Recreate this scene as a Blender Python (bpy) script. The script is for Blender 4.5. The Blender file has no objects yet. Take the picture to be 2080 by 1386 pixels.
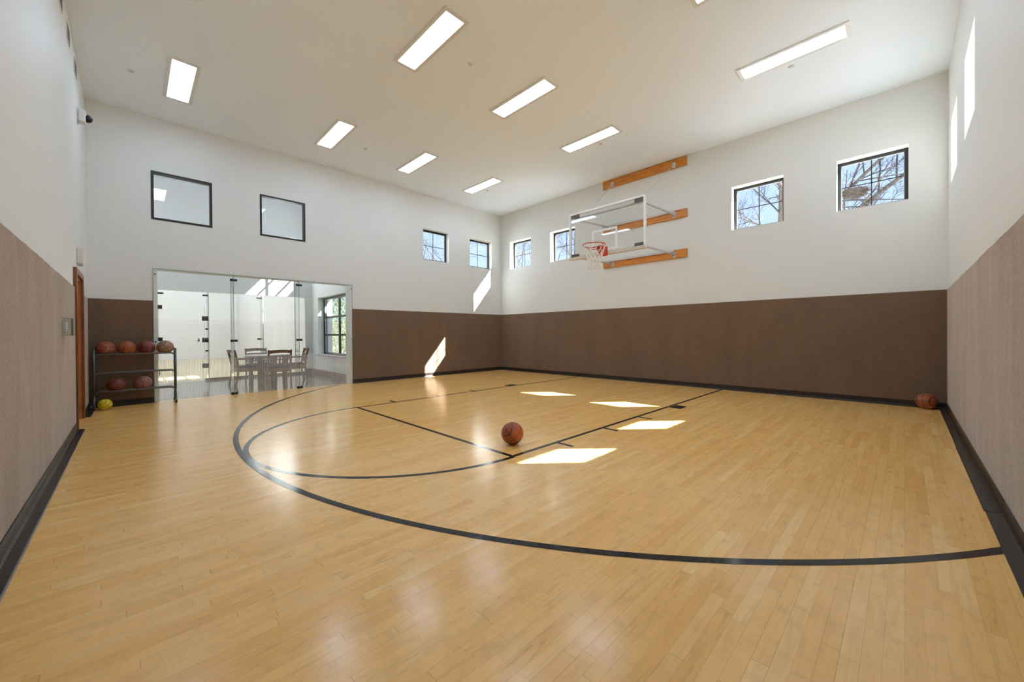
import bpy, bmesh, math, random
from mathutils import Vector, Matrix, Euler
random.seed(7)
PI = math.pi
C = bpy.context.scene.collection

# ---------------------------------------------------------------- room numbers (metres)
XL, XB, YR, YA, H, CZ = -0.527, 8.945, -0.472, 9.596, 5.197, 1.85
WT = 0.28                                   # wall thickness
LX, LY = 4.10, 13.20                        # lounge: outer wall plane, far wall plane

# ---------------------------------------------------------------- node helpers
def mat(name):
    m = bpy.data.materials.new(name); m.use_nodes = True
    nt = m.node_tree; nt.nodes.clear()
    return m, nt
def N(nt, t, **kw):
    n = nt.nodes.new(t)
    for k, v in kw.items():
        if k.startswith('i_'):
            n.inputs[k[2:].replace('_', ' ')].default_value = v
        else: setattr(n, k, v)
    return n
def L(nt, a, b): nt.links.new(a, b)
def math_(nt, op, a, b=None, c=None):
    n = nt.nodes.new('ShaderNodeMath'); n.operation = op
    for i, v in enumerate((a, b, c)):
        if v is None: continue
        if isinstance(v, (int, float)): n.inputs[i].default_value = v
        else: L(nt, v, n.inputs[i])
    return n.outputs[0]
def out(nt, s):
    o = nt.nodes.new('ShaderNodeOutputMaterial'); L(nt, s, o.inputs['Surface']); return o
def ramp(nt, fac, stops):
    r = nt.nodes.new('ShaderNodeValToRGB'); e = r.color_ramp.elements
    while len(e) < len(stops): e.new(0.5)
    for i, (p, c) in enumerate(stops):
        e[i].position = p; e[i].color = (*c, 1)
    L(nt, fac, r.inputs[0]); return r.outputs[0]
def mixc(nt, fac, a, b, mode='MIX'):
    n = nt.nodes.new('ShaderNodeMix'); n.data_type = 'RGBA'; n.blend_type = mode
    for s, v in ((n.inputs[0], fac), (n.inputs[6], a), (n.inputs[7], b)):
        if isinstance(v, (int, float)): s.default_value = v
        elif isinstance(v, tuple): s.default_value = (*v, 1)
        else: L(nt, v, s)
    return n.outputs[2]
def noise(nt, vec, scale, detail=3, rough=.5, dist=0):
    n = N(nt, 'ShaderNodeTexNoise'); n.inputs['Scale'].default_value = scale
    n.inputs['Detail'].default_value = detail; n.inputs['Roughness'].default_value = rough
    n.inputs['Distortion'].default_value = dist
    if vec is not None: L(nt, vec, n.inputs['Vector'])
    return n.outputs['Fac']
def mapping(nt, vec, scale=(1, 1, 1), loc=(0, 0, 0), rot=(0, 0, 0)):
    n = N(nt, 'ShaderNodeMapping'); n.inputs['Scale'].default_value = scale
    n.inputs['Location'].default_value = loc; n.inputs['Rotation'].default_value = rot
    L(nt, vec, n.inputs['Vector']); return n.outputs[0]
def objco(nt): return N(nt, 'ShaderNodeTexCoord').outputs['Object']
def bump(nt, h, strength, dist=.01):
    b = N(nt, 'ShaderNodeBump'); b.inputs['Strength'].default_value = strength
    b.inputs['Distance'].default_value = dist; L(nt, h, b.inputs['Height']); return b.outputs[0]

def plain(name, col, rough=.5, metal=0., var=.06, scale=30, bmp=0., spec=.5):
    """painted / metal / rubber surface with a little procedural variation"""
    m, nt = mat(name); v = objco(nt); n = noise(nt, v, scale)
    c = ramp(nt, n, [(.3, tuple(x*(1-var) for x in col)), (.7, tuple(min(1, x*(1+var)) for x in col))])
    p = N(nt, 'ShaderNodeBsdfPrincipled'); L(nt, c, p.inputs['Base Color'])
    p.inputs['Roughness'].default_value = rough; p.inputs['Metallic'].default_value = metal
    p.inputs['Specular IOR Level'].default_value = spec
    if bmp: L(nt, bump(nt, n, bmp), p.inputs['Normal'])
    out(nt, p.outputs[0]); return m

def paint_mat(name, col):
    m, nt = mat(name); v = objco(nt)
    n = noise(nt, v, 55, 4, .6); n2 = noise(nt, v, .9, 2)
    c = mixc(nt, math_(nt, 'MULTIPLY', n2, .06), col, tuple(x*.9 for x in col))
    p = N(nt, 'ShaderNodeBsdfPrincipled'); L(nt, c, p.inputs['Base Color'])
    p.inputs['Roughness'].default_value = .55; p.inputs['Specular IOR Level'].default_value = .3
    L(nt, bump(nt, n, .25, .004), p.inputs['Normal'])
    out(nt, p.outputs[0]); return m

def plank_mat(name, tones, along=0, w=.05715, rough=.19, seam=.55):
    """strip flooring: boards run along axis 0 (X) or 1 (Y) with random lengths"""
    m, nt = mat(name)
    geo = N(nt, 'ShaderNodeNewGeometry'); sep = N(nt, 'ShaderNodeSeparateXYZ'); L(nt, geo.outputs['Position'], sep.inputs[0])
    a, b = (sep.outputs[0], sep.outputs[1]) if along == 0 else (sep.outputs[1], sep.outputs[0])
    row = math_(nt, 'FLOOR', math_(nt, 'DIVIDE', b, w)); fr = math_(nt, 'FRACT', math_(nt, 'DIVIDE', b, w))
    wn = N(nt, 'ShaderNodeTexWhiteNoise', noise_dimensions='1D'); L(nt, row, wn.inputs['W'])
    t = math_(nt, 'ADD', math_(nt, 'MULTIPLY', a, 1.25), math_(nt, 'MULTIPLY', wn.outputs['Value'], 57.3))
    t = math_(nt, 'ADD', t, math_(nt, 'MULTIPLY', row, 31.7))
    v1 = N(nt, 'ShaderNodeTexVoronoi', voronoi_dimensions='1D'); L(nt, t, v1.inputs['W']); v1.inputs['Scale'].default_value = 1
    v2 = N(nt, 'ShaderNodeTexVoronoi', voronoi_dimensions='1D', feature='DISTANCE_TO_EDGE'); L(nt, t, v2.inputs['W']); v2.inputs['Scale'].default_value = 1
    cs = N(nt, 'ShaderNodeSeparateColor'); L(nt, v1.outputs['Color'], cs.inputs[0])
    tone = cs.outputs[0]; off = cs.outputs[1]; third = cs.outputs[2]
    base = ramp(nt, tone, [(i/(len(tones)-1), c) for i, c in enumerate(tones)])
    # grain, different on every board
    comb = N(nt, 'ShaderNodeCombineXYZ')
    L(nt, math_(nt, 'ADD', math_(nt, 'MULTIPLY', a, 1.0), math_(nt, 'MULTIPLY', off, 40)), comb.inputs[0])
    L(nt, math_(nt, 'ADD', math_(nt, 'MULTIPLY', b, 9.0), math_(nt, 'MULTIPLY', tone, 30)), comb.inputs[1])
    g = noise(nt, comb.outputs[0], 3.2, 5, .6, .8)
    g2 = noise(nt, mapping(nt, comb.outputs[0], (1, 6, 1)), 14, 4, .6, .2)
    base = mixc(nt, math_(nt, 'MULTIPLY', math_(nt, 'SUBTRACT', 1., ramp1(nt, g, .25, .55)), .30), base, (.55, .29, .095))
    base = mixc(nt, math_(nt, 'MULTIPLY', ramp1(nt, g2, .45, .75), .16), base, (.62, .35, .12))
    # dark mineral streaks on a few boards
    g3 = noise(nt, mapping(nt, comb.outputs[0], (1.4, 1.2, 1)), 2.6, 3, .5, 1.5)
    few = math_(nt, 'GREATER_THAN', third, .72)
    base = mixc(nt, math_(nt, 'MULTIPLY', math_(nt, 'MULTIPLY', ramp1(nt, g3, .58, .74), few), .36), base, (.38, .19, .065))
    g4 = noise(nt, mapping(nt, comb.outputs[0], (7, .35, 1)), 1.6, 3, .55, .6)          # cross figure
    base = mixc(nt, math_(nt, 'MULTIPLY', ramp1(nt, g4, .52, .72), .26), base, (.62, .31, .10))
    # seams
    e = math_(nt, 'MINIMUM', fr, math_(nt, 'SUBTRACT', 1., fr))
    s1 = math_(nt, 'LESS_THAN', e, .013)
    gap = math_(nt, 'MULTIPLY', s1, math_(nt, 'ADD', .2, math_(nt, 'MULTIPLY', math_(nt, 'POWER', wn.outputs['Value'], 2.), .9)))
    s2 = math_(nt, 'MULTIPLY', math_(nt, 'LESS_THAN', v2.outputs['Distance'], .0014), .7)
    sm = math_(nt, 'MAXIMUM', gap, s2)
    col = mixc(nt, math_(nt, 'MULTIPLY', sm, seam), base, (.09, .045, .018))
    p = N(nt, 'ShaderNodeBsdfPrincipled'); L(nt, col, p.inputs['Base Color'])
    L(nt, math_(nt, 'ADD', rough-.03, math_(nt, 'MULTIPLY', noise(nt, geo.outputs['Position'], 5, 3), .07)), p.inputs['Roughness'])
    p.inputs['Specular IOR Level'].default_value = .52
    hn = math_(nt, 'ADD', math_(nt, 'MULTIPLY', g2, .05), math_(nt, 'MULTIPLY', tone, .12))
    hn = math_(nt, 'SUBTRACT', hn, math_(nt, 'MULTIPLY', sm, .5))
    L(nt, bump(nt, hn, .18, .002), p.inputs['Normal'])
    out(nt, p.outputs[0]); return m
def ramp1(nt, v, lo, hi):
    n = N(nt, 'ShaderNodeMapRange'); n.inputs[1].default_value = lo; n.inputs[2].default_value = hi
    L(nt, v, n.inputs[0]); return n.outputs[0]

def carpet_mat(name):
    m, nt = mat(name)
    geo = N(nt, 'ShaderNodeNewGeometry'); v = geo.outputs['Position']
    n = noise(nt, mapping(nt, v, (.5, .5, 1)), 190, 3, .7)
    n2 = noise(nt, mapping(nt, v, (1, 1, .28)), 2.6, 4, .6, .6)
    n3 = noise(nt, mapping(nt, v, (.45, .45, 1)), 90, 3, .7)
    c = ramp(nt, n, [(.3, (.118, .071, .041)), (.7, (.262, .170, .107))])
    c = mixc(nt, math_(nt, 'MULTIPLY', ramp1(nt, n2, .35, .7), .30), c, (.12, .072, .044))
    c = mixc(nt, math_(nt, 'MULTIPLY', ramp1(nt, n3, .4, .7), .4), c, (.24, .17, .13))
    p = N(nt, 'ShaderNodeBsdfPrincipled'); L(nt, c, p.inputs['Base Color'])
    p.inputs['Roughness'].default_value = .95; p.inputs['Specular IOR Level'].default_value = .15
    L(nt, math_(nt, 'ADD', .66, math_(nt, 'ADD', math_(nt, 'MULTIPLY', ramp1(nt, n3, .35, .65), .30), math_(nt, 'MULTIPLY', ramp1(nt, n2, .7, .35), .22))), p.inputs['Sheen Weight']); p.inputs['Sheen Roughness'].default_value = .42
    p.inputs['Sheen Tint'].default_value = (1.0, .86, .71, 1)
    hh = math_(nt, 'ADD', math_(nt, 'MULTIPLY', n, .6), math_(nt, 'ADD', math_(nt, 'MULTIPLY', n3, .8), math_(nt, 'MULTIPLY', n2, 1.2)))
    L(nt, bump(nt, hh, .7, .006), p.inputs['Normal'])
    out(nt, p.outputs[0]); return m

def glass_mat(name, tint=(.94, .98, .96), stripes=False, rough=0.0, base=.04):
    """thin architectural glass: clear, with an angle dependent mirror reflection"""
    m, nt = mat(name)
    lw = N(nt, 'ShaderNodeLayerWeight'); lw.inputs['Blend'].default_value = .5
    f = math_(nt, 'ADD', base, math_(nt, 'MULTIPLY', math_(nt, 'POWER', lw.outputs['Facing'], 5.), .96))
    tr = N(nt, 'ShaderNodeBsdfTransparent'); tr.inputs[0].default_value = (*tint, 1)
    gl = N(nt, 'ShaderNodeBsdfGlossy'); gl.inputs['Roughness'].default_value = rough
    mx = N(nt, 'ShaderNodeMixShader'); L(nt, f, mx.inputs[0]); L(nt, tr.outputs[0], mx.inputs[1]); L(nt, gl.outputs[0], mx.inputs[2])
    s = mx.outputs[0]
    if stripes:
        geo = N(nt, 'ShaderNodeNewGeometry'); sp = N(nt, 'ShaderNodeSeparateXYZ'); L(nt, geo.outputs['Position'], sp.inputs[0])
        fr = math_(nt, 'FRACT', math_(nt, 'DIVIDE', sp.outputs[0], .0178))
        k = math_(nt, 'MULTIPLY', math_(nt, 'LESS_THAN', fr, .30), math_(nt, 'LESS_THAN', sp.outputs[2], .765))
        d = N(nt, 'ShaderNodeBsdfDiffuse'); d.inputs[0].default_value = (.95, .95, .93, 1)
        t = N(nt, 'ShaderNodeBsdfTranslucent'); t.inputs[0].default_value = (.95, .95, .93, 1)
        q = N(nt, 'ShaderNodeMixShader'); q.inputs[0].default_value = .5; L(nt, d.outputs[0], q.inputs[1]); L(nt, t.outputs[0], q.inputs[2])
        w = N(nt, 'ShaderNodeMixShader'); L(nt, math_(nt, 'MULTIPLY', k, .5), w.inputs[0]); L(nt, s, w.inputs[1]); L(nt, q.outputs[0], w.inputs[2])
        s = w.outputs[0]
    out(nt, s); return m

def wood_mat(name, light, dark, axis=1, scale=9, rough=.4):
    m, nt = mat(name); v = objco(nt)
    sc = [7, 7, 7]; sc[axis] = .55
    g = noise(nt, mapping(nt, v, tuple(sc)), scale, 4, .6, 1.2)
    k = noise(nt, v, 3.5, 2, .5, .5)
    c = ramp(nt, g, [(.32, dark), (.5, light), (.75, tuple(x*1.12 for x in light))])
    c = mixc(nt, math_(nt, 'MULTIPLY', ramp1(nt, k, .62, .75), .5), c, tuple(x*.5 for x in dark))
    p = N(nt, 'ShaderNodeBsdfPrincipled'); L(nt, c, p.inputs['Base Color'])
    p.inputs['Roughness'].default_value = rough
    L(nt, bump(nt, g, .1, .002), p.inputs['Normal']); out(nt, p.outputs[0]); return m

def emit_mat(name, col, strength):
    m, nt = mat(name); e = N(nt, 'ShaderNodeEmission'); e.inputs[1].default_value = strength
    g = noise(nt, objco(nt), 90, 2)
    L(nt, mixc(nt, math_(nt, 'MULTIPLY', g, .08), col, tuple(x*.9 for x in col)), e.inputs[0])
    out(nt, e.outputs[0]); return m

def ball_mat(name, col, seamcol, worn=.3, wide=None):
    """rubber basketball: pebbled skin with the usual channel layout in object space"""
    m, nt = mat(name); v = objco(nt)
    nv = N(nt, 'ShaderNodeVectorMath', operation='NORMALIZE'); L(nt, v, nv.inputs[0])
    sp = N(nt, 'ShaderNodeSeparateXYZ'); L(nt, nv.outputs[0], sp.inputs[0])
    ax = math_(nt, 'ABSOLUTE', sp.outputs[0]); az = math_(nt, 'ABSOLUTE', sp.outputs[2])
    # side channels: ovals round the +-x poles
    e2 = math_(nt, 'SQRT', math_(nt, 'ADD', math_(nt, 'MULTIPLY', math_(nt, 'POWER', sp.outputs[1], 2.), 1.35), math_(nt, 'MULTIPLY', math_(nt, 'POWER', sp.outputs[2], 2.), 2.3)))
    ay = math_(nt, 'ABSOLUTE', math_(nt, 'SUBTRACT', e2, .95))
    d = math_(nt, 'MINIMUM', math_(nt, 'MINIMUM', ax, az), math_(nt, 'MULTIPLY', ay, .7))
    s = math_(nt, 'LESS_THAN', d, .024)
    n = noise(nt, v, 26, 3, .6); n2 = noise(nt, v, 9, 3, .6)
    c = mixc(nt, math_(nt, 'MULTIPLY', ramp1(nt, n2, .4, .7), worn), col, tuple(min(1, x*1.6+.05) for x in col))
    c = mixc(nt, math_(nt, 'MULTIPLY', n, .3), c, tuple(x*.55 for x in col))
    c = mixc(nt, s, c, seamcol)
    p = N(nt, 'ShaderNodeBsdfPrincipled'); L(nt, c, p.inputs['Base Color']); p.inputs['Roughness'].default_value = .5
    vo = N(nt, 'ShaderNodeTexVoronoi'); vo.inputs['Scale'].default_value = 420; L(nt, v, vo.inputs['Vector'])
    hh = math_(nt, 'SUBTRACT', math_(nt, 'MULTIPLY', math_(nt, 'SUBTRACT', 1., vo.outputs['Distance']), .25), math_(nt, 'MULTIPLY', s, 1.2))
    L(nt, bump(nt, hh, .5, .0015), p.inputs['Normal']); out(nt, p.outputs[0]); return m

M = {}
M['paint'] = paint_mat('wall_paint', (.775, .785, .755))
M['paint2'] = paint_mat('lounge_wall_paint', (.73, .735, .735))
M['ceil'] = paint_mat('ceiling_paint', (.84, .92, 1.0))
M['carpet'] = carpet_mat('wall_carpet')
M['maple'] = plank_mat('maple_strip_floor', [(.89, .49, .135), (.95, .55, .175), (.97, .58, .195), (.92, .515, .155), (.99, .635, .245)], 0)
M['maple2'] = plank_mat('pale_maple_floor', [(.66, .50, .28), (.72, .56, .33), (.69, .53, .30)], 0)
M['line'] = plain('black_line_paint', (.020, .017, .016), .13, 0, .3, 40, spec=.18)
M['cove'] = plain('dark_brown_rubber', (.030, .021, .017), .34, 0, .25, 18, .1, spec=.35)
M['caulk'] = plain('grey_toe_edge', (.33, .29, .25), .5)
M['finedge'] = plain('light_fin_edge', (.22, .30, .28), .2)
M['bronze'] = plain('dark_bronze_aluminium', (.025, .022, .020), .38, .3, .15)
M['bead'] = plain('grey_glazing_bead', (.45, .47, .50), .4, .2)
M['white_metal'] = plain('white_enamelled_steel', (.72, .72, .70), .35, .0, .03)
M['diff'] = emit_mat('lit_panel_diffuser', (.745, .955, 1.26), 9.8)
M['glass'] = glass_mat('clear_window_glass', (.97, .985, .99))
M['extglass'] = glass_mat('coated_window_glass', (.97, .985, .99), base=.004)
M['gglass'] = glass_mat('striped_partition_glass', (.975, .988, .980), stripes=True)
M['gglass2'] = glass_mat('partition_glass', (.975, .988, .980))
M['fin'] = glass_mat('green_edged_fin_glass', (.95, .975, .968), rough=.02)
M['glassedge'] = plain('polished_green_glass_edge', (.15, .20, .18), .15, 0, .2)
M['black_metal'] = plain('black_steel_fitting', (.018, .018, .019), .4, .5, .2)
M['steel'] = plain('galvanised_steel', (.66, .67, .68), .4, .35, .15, 60)
M['chrome'] = plain('polished_chrome', (.7, .71, .73), .12, 1., .05)
M['alu'] = plain('white_aluminium_frame', (.90, .90, .88), .4, .1, .04)
M['pad'] = plain('cream_edge_padding', (.62, .57, .49), .6, 0, .08)
M['bboard'] = glass_mat('backboard_glass', (.955, .965, .955))
M['targetpaint'] = plain('white_target_paint', (.86, .87, .84), .5, 0, .04)
M['orange'] = plain('orange_enamel', (.62, .060, .025), .35, 0, .15, 25)
M['net'] = plain('white_nylon_cord', (.88, .85, .78), .8, 0, .05)
M['boardwood'] = wood_mat('varnished_fir_board', (.66, .25, .030), (.36, .11, .012), 1, 7, .4)
M['doorwood'] = wood_mat('orange_oak', (.50, .19, .035), (.30, .09, .018), 2, 6, .35)
M['casing'] = wood_mat('red_brown_door_casing', (.23, .080, .035), (.12, .036, .018), 2, 6, .35)
M['sill'] = wood_mat('oak_sill', (.45, .24, .12), (.28, .13, .06), 1, 6, .4)
M['lbase'] = wood_mat('brown_wood_baseboard', (.22, .115, .065), (.12, .06, .035), 1, 6, .5)
M['chairwood'] = wood_mat('teak_chair_wood', (.21, .100, .042), (.10, .046, .020), 2, 6, .45)
M['greywood'] = wood_mat('pale_grey_chair_wood', (.36, .31, .26), (.22, .18, .15), 0, 6, .5)  # paler and greyer than the other chairs, far chair only
M['navy'] = plain('navy_seat_cushion', (.012, .016, .035), .85, 0, .3, 80, .2)
M['tabletop'] = plain('pale_grey_table_top', (.50, .47, .43), .35, 0, .06)
M['lfloor'] = plain('dark_polished_concrete', (.12, .115, .10), .13, 0, .25, 2.5)
M['rack'] = plain('grey_powder_coated_tube', (.13, .125, .115), .32, .55, .12)
M['rubber'] = plain('black_rubber_wheel', (.015, .015, .015), .5)
M['plastic'] = plain('white_plastic', (.74, .73, .69), .4, 0, .03)
M['acrylic'] = glass_mat('clear_acrylic', (.93, .95, .95), rough=.02)
M['greyplastic'] = plain('grey_plastic', (.16, .16, .16), .5)
M['bark'] = plain('grey_tree_bark', (.075, .058, .047), .9, 0, .5, 14, .8)
M['twig'] = plain('dark_twigs', (.028, .023, .022), .9, 0, .3, 14)
M['nest'] = plain('dry_nest_sticks', (.10, .078, .060), .95, 0, .5, 60)
M['lawn'] = plain('pale_concrete_paving', (.36, .36, .36), .95, 0, .12, 3, .3)
M['lawn2'] = plain('winter_grass', (.055, .060, .025), .95, 0, .4, 3, .3)
M['leaf'] = plain('evergreen_needles', (.040, .066, .018), .7, 0, .55, 5)
M['tub'] = plain('blue_grey_tub_shell', (.035, .055, .075), .3, 0, .1)
M['water'] = plain('pale_blue_water', (.07, .13, .16), .08, 0, .1, 8, .2)
M['stone'] = plain('tan_stucco', (.085, .070, .050), .9, 0, .12, 8, .3)

# ---------------------------------------------------------------- mesh helpers
class MB:
    def __init__(s): s.bm = bmesh.new(); s.mi = 0
    def face(s, pts):
        f = s.bm.faces.new([s.bm.verts.new(p) for p in pts]); f.material_index = s.mi; return f
    def box(s, a, b, bev=0, rot=None, piv=None):
        x0, y0, z0 = a; x1, y1, z1 = b
        c = Vector(((x0+x1)/2, (y0+y1)/2, (z0+z1)/2))
        r = bmesh.ops.create_cube(s.bm, size=1, matrix=Matrix.Translation(c) @ Matrix.Diagonal((abs(x1-x0), abs(y1-y0), abs(z1-z0), 1)))
        if bev:
            es = list({e for v in r['verts'] for e in v.link_edges})
            g = bmesh.ops.bevel(s.bm, geom=es, offset=bev, segments=2, profile=.6, affect='EDGES', clamp_overlap=True)
            vs = g['verts'];
        else: vs = r['verts']
        fs = {f for v in vs for f in v.link_faces}
        for f in fs: f.material_index = s.mi
        if rot is not None:
            vv = {v for f in fs for v in f.verts}
            bmesh.ops.rotate(s.bm, verts=list(vv), cent=piv or c, matrix=rot)
        return s
    def bar(s, p, q, w, d, up=(0, 0, 1)):
        """rectangular bar from p to q, w across, d along 'up'"""
        p, q = Vector(p), Vector(q); ax = (q-p).normalized(); u = Vector(up)
        sd = ax.cross(u).normalized(); u2 = sd.cross(ax)
        vs = [[s.bm.verts.new(o + sd*(i*w/2) + u2*(j*d/2)) for i, j in ((-1, -1), (1, -1), (1, 1), (-1, 1))] for o in (p, q)]
        for k in range(4):
            f = s.bm.faces.new((vs[0][k], vs[0][(k+1) % 4], vs[1][(k+1) % 4], vs[1][k])); f.material_index = s.mi
        for f in (s.bm.faces.new(vs[0][::-1]), s.bm.faces.new(vs[1])): f.material_index = s.mi
        return s
    def tube(s, pts, r, n=10, r2=None, cap=True, closed=False, smooth=True):
        pts = [Vector(p) for p in pts]; rings = []
        m = len(pts); ref = None
        for i, p in enumerate(pts):
            if closed: t = (pts[(i+1) % m]-pts[i-1]).normalized()
            else: t = (pts[min(i+1, m-1)]-pts[max(i-1, 0)]).normalized()
            if ref is None:
                ref = Vector((0, 0, 1)) if abs(t.z) < .9 else Vector((1, 0, 0))
            a = t.cross(ref)
            if a.length < 1e-5: a = t.orthogonal()
            a.normalize(); b = t.cross(a); ref = a.cross(t) if not closed else ref
            rr = r if r2 is None else r+(r2-r)*i/(m-1)
            rings.append([s.bm.verts.new(p+(a*math.cos(2*PI*k/n)+b*math.sin(2*PI*k/n))*rr) for k in range(n)])
        rng = range(m) if closed else range(m-1)
        for i in rng:
            A, B = rings[i], rings[(i+1) % m]
            for k in range(n):
                f = s.bm.faces.new((A[k], A[(k+1) % n], B[(k+1) % n], B[k])); f.smooth = smooth; f.material_index = s.mi
        if cap and not closed:
            for f in (s.bm.faces.new(rings[0][::-1]), s.bm.faces.new(rings[-1])): f.material_index = s.mi
        return s
    def lathe(s, prof, cen=(0, 0, 0), n=24, mtx=None):
        c = Vector(cen); rings = []
        for r, z in prof:
            ring = []
            for k in range(n):
                p = Vector((r*math.cos(2*PI*k/n), r*math.sin(2*PI*k/n), z))
                if mtx is not None: p = mtx @ p
                ring.append(s.bm.verts.new(c+p))
            rings.append(ring)
        for A, B in zip(rings, rings[1:]):
            for k in range(n):
                f = s.bm.faces.new((A[k], A[(k+1) % n], B[(k+1) % n], B[k])); f.smooth = True; f.material_index = s.mi
        for f in (s.bm.faces.new(rings[0][::-1]), s.bm.faces.new(rings[-1])): f.material_index = s.mi
        return s
    def sphere(s, cen, r, sub=3, sc=(1, 1, 1)):
        g = bmesh.ops.create_icosphere(s.bm, subdivisions=sub, radius=r, matrix=Matrix.Translation(cen) @ Matrix.Diagonal((*sc, 1)))
        for v in g['verts']:
            for f in v.link_faces: f.smooth = True; f.material_index = s.mi
        return s
    def build(s, name, m, parent=None, loc=None):
        bmesh.ops.recalc_face_normals(s.bm, faces=s.bm.faces)
        me = bpy.data.meshes.new(name); s.bm.to_mesh(me); s.bm.free()
        for x in (m if isinstance(m, (list, tuple)) else [m]): me.materials.append(x)
        o = bpy.data.objects.new(name, me); C.objects.link(o)
        if parent is not None: o.parent = parent
        if loc is not None: o.location = loc
        return o
def tag(o, label=None, cat=None, group=None, kind=None):
    if label: o['label'] = label
    if cat: o['category'] = cat
    if group: o['group'] = group
    if kind: o['kind'] = kind
    return o
def empty(name, loc=(0, 0, 0), rz=0):
    o = bpy.data.objects.new(name, None); C.objects.link(o); o.empty_display_size = .1
    o.location = loc; o.rotation_euler = (0, 0, rz); return o
def dup(root, loc=None, rz=None, label=None):
    def cp(o, par):
        c = o.copy(); C.objects.link(c); c.parent = par
        for ch in list(o.children): cp(ch, c)
        return c
    r = cp(root, None)
    if loc is not None: r.location = loc
    if rz is not None: r.rotation_euler = (0, 0, rz)
    if label: r['label'] = label
    return r
def S(o, label=None): return tag(o, label, kind='structure')

# ---------------------------------------------------------------- walls with real openings
def wall(name, axis, plane, thick, u0, u1, z0, z1, holes, m, parent=None):
    """slab normal to 'axis'; inner face at plane, goes to plane+thick; holes = (ua,ub,za,zb)"""
    us = sorted({u0, u1, *[h for q in holes for h in q[:2]]}); zs = sorted({z0, z1, *[h for q in holes for h in q[2:]]})
    def P(u, z, d):
        return (plane+d, u, z) if axis == 'x' else (u, plane+d, z)
    solid = {}
    for i in range(len(us)-1):
        for j in range(len(zs)-1):
            cu, cz = (us[i]+us[i+1])/2, (zs[j]+zs[j+1])/2
            solid[i, j] = not any(a < cu < b and c < cz < d for a, b, c, d in holes)
    mb = MB()
    for (i, j), sld in solid.items():
        if not sld: continue
        a, b, c, d = us[i], us[i+1], zs[j], zs[j+1]
        for t in (0, thick): mb.face([P(a, c, t), P(b, c, t), P(b, d, t), P(a, d, t)])
        for (di, dj, e) in ((-1, 0, ((a, c), (a, d))), (1, 0, ((b, c), (b, d))), (0, -1, ((a, c), (b, c))), (0, 1, ((a, d), (b, d)))):
            if not solid.get((i+di, j+dj), False):
                (p, q), (r, s_) = e
                mb.face([P(p, q, 0), P(r, s_, 0), P(r, s_, thick), P(p, q, thick)])
    bmesh.ops.remove_doubles(mb.bm, verts=mb.bm.verts, dist=1e-5)
    return mb.build(name, m, parent)

WZ0, WZ1 = 3.343, 4.232
winA = [(5.93, 6.817), (7.61, 8.524)]
winB = [(8.215, 9.153), (6.528, 7.436), (1.632, 2.534), (-.045, .849)]
winR = [(x, x+.905) for x in (5.79, 7.58)]
inner = [(.275, 1.162, 3.333, 4.22), (1.967, 2.852, 3.33, 4.21)]
GX0, GX1, GZ = .29, 3.90, 2.437

S(wall('wall_back', 'y', YA, .25, XL-WT, XB+WT, 0, H, [(.35, 3.84, 0, 2.432), *inner, *[(a, b, WZ0, WZ1) for a, b in winA]], M['paint']), 'white back wall with dark framed windows above a glass opening')
S(wall('wall_right', 'x', XB, WT, YR-WT, YA, 0, H, [(a, b, WZ0, WZ1) for a, b in winB], M['paint']), 'white wall behind the basketball hoop')
S(wall('wall_front', 'y', YR, -WT, XL-WT, XB, 0, H, [(a, b, WZ0, WZ1) for a, b in winR], M['paint']), 'white side wall at the right edge of the photo')
DY0, DY1, DZ = 7.585, 8.46, 2.03
S(wall('wall_left', 'x', XL, -WT, YR, YA, 0, H, [(DY0, DY1, 0, DZ)], M['paint']), 'white side wall at the left edge of the photo')
S(MB().box((XL-WT, YR-WT, -.2), (XB+WT, YA+.125, 0)).build('floor', M['maple']), 'glossy maple strip gym floor')
floor = bpy.data.objects['floor']
S(MB().box((XL-WT, YR-WT, H), (XB+WT, YA+.25, H+.25)).build('ceiling', M['ceil']), 'plain white gym ceiling')

# carpet cladding on the lower walls (child of each wall), a slightly wavy top edge
def carpet(parent, axis, plane, sgn, u0, u1, wav=0.):
    th = .014; mb = MB(); n = max(2, int((u1-u0)/.12)); prev = None
    for i in range(n+1):
        u = u0+(u1-u0)*i/n; z = CZ+(random.uniform(-1, 1)*wav if 0 < i < n else 0)
        def P(d, z_): return (plane+sgn*d, u, z_) if axis == 'x' else (u, plane+sgn*d, z_)
        ring = [P(0.0005, .03), P(th, .03), P(th, z-.004), P(th-.006, z), P(.0005, z)]
        if prev:
            for k in range(5):
                mb.face([prev[k], prev[(k+1) % 5], ring[(k+1) % 5], ring[k]])
        else: mb.face(ring[::-1])
        prev = ring
    mb.face(prev)
    bmesh.ops.remove_doubles(mb.bm, verts=mb.bm.verts, dist=1e-6)
    return mb.build('carpet_panel', M['carpet'], bpy.data.objects[parent])
carpet('wall_back', 'y', YA, -1, XL, GX0); carpet('wall_back', 'y', YA, -1, GX1, XB)
carpet('wall_right', 'x', XB, -1, YR, YA)
carpet('wall_front', 'y', YR, 1, XL, XB, .004)
carpet('wall_left', 'x', XL, 1, YR, 7.50, .004); carpet('wall_left', 'x', XL, 1, 8.545, YA)

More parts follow.
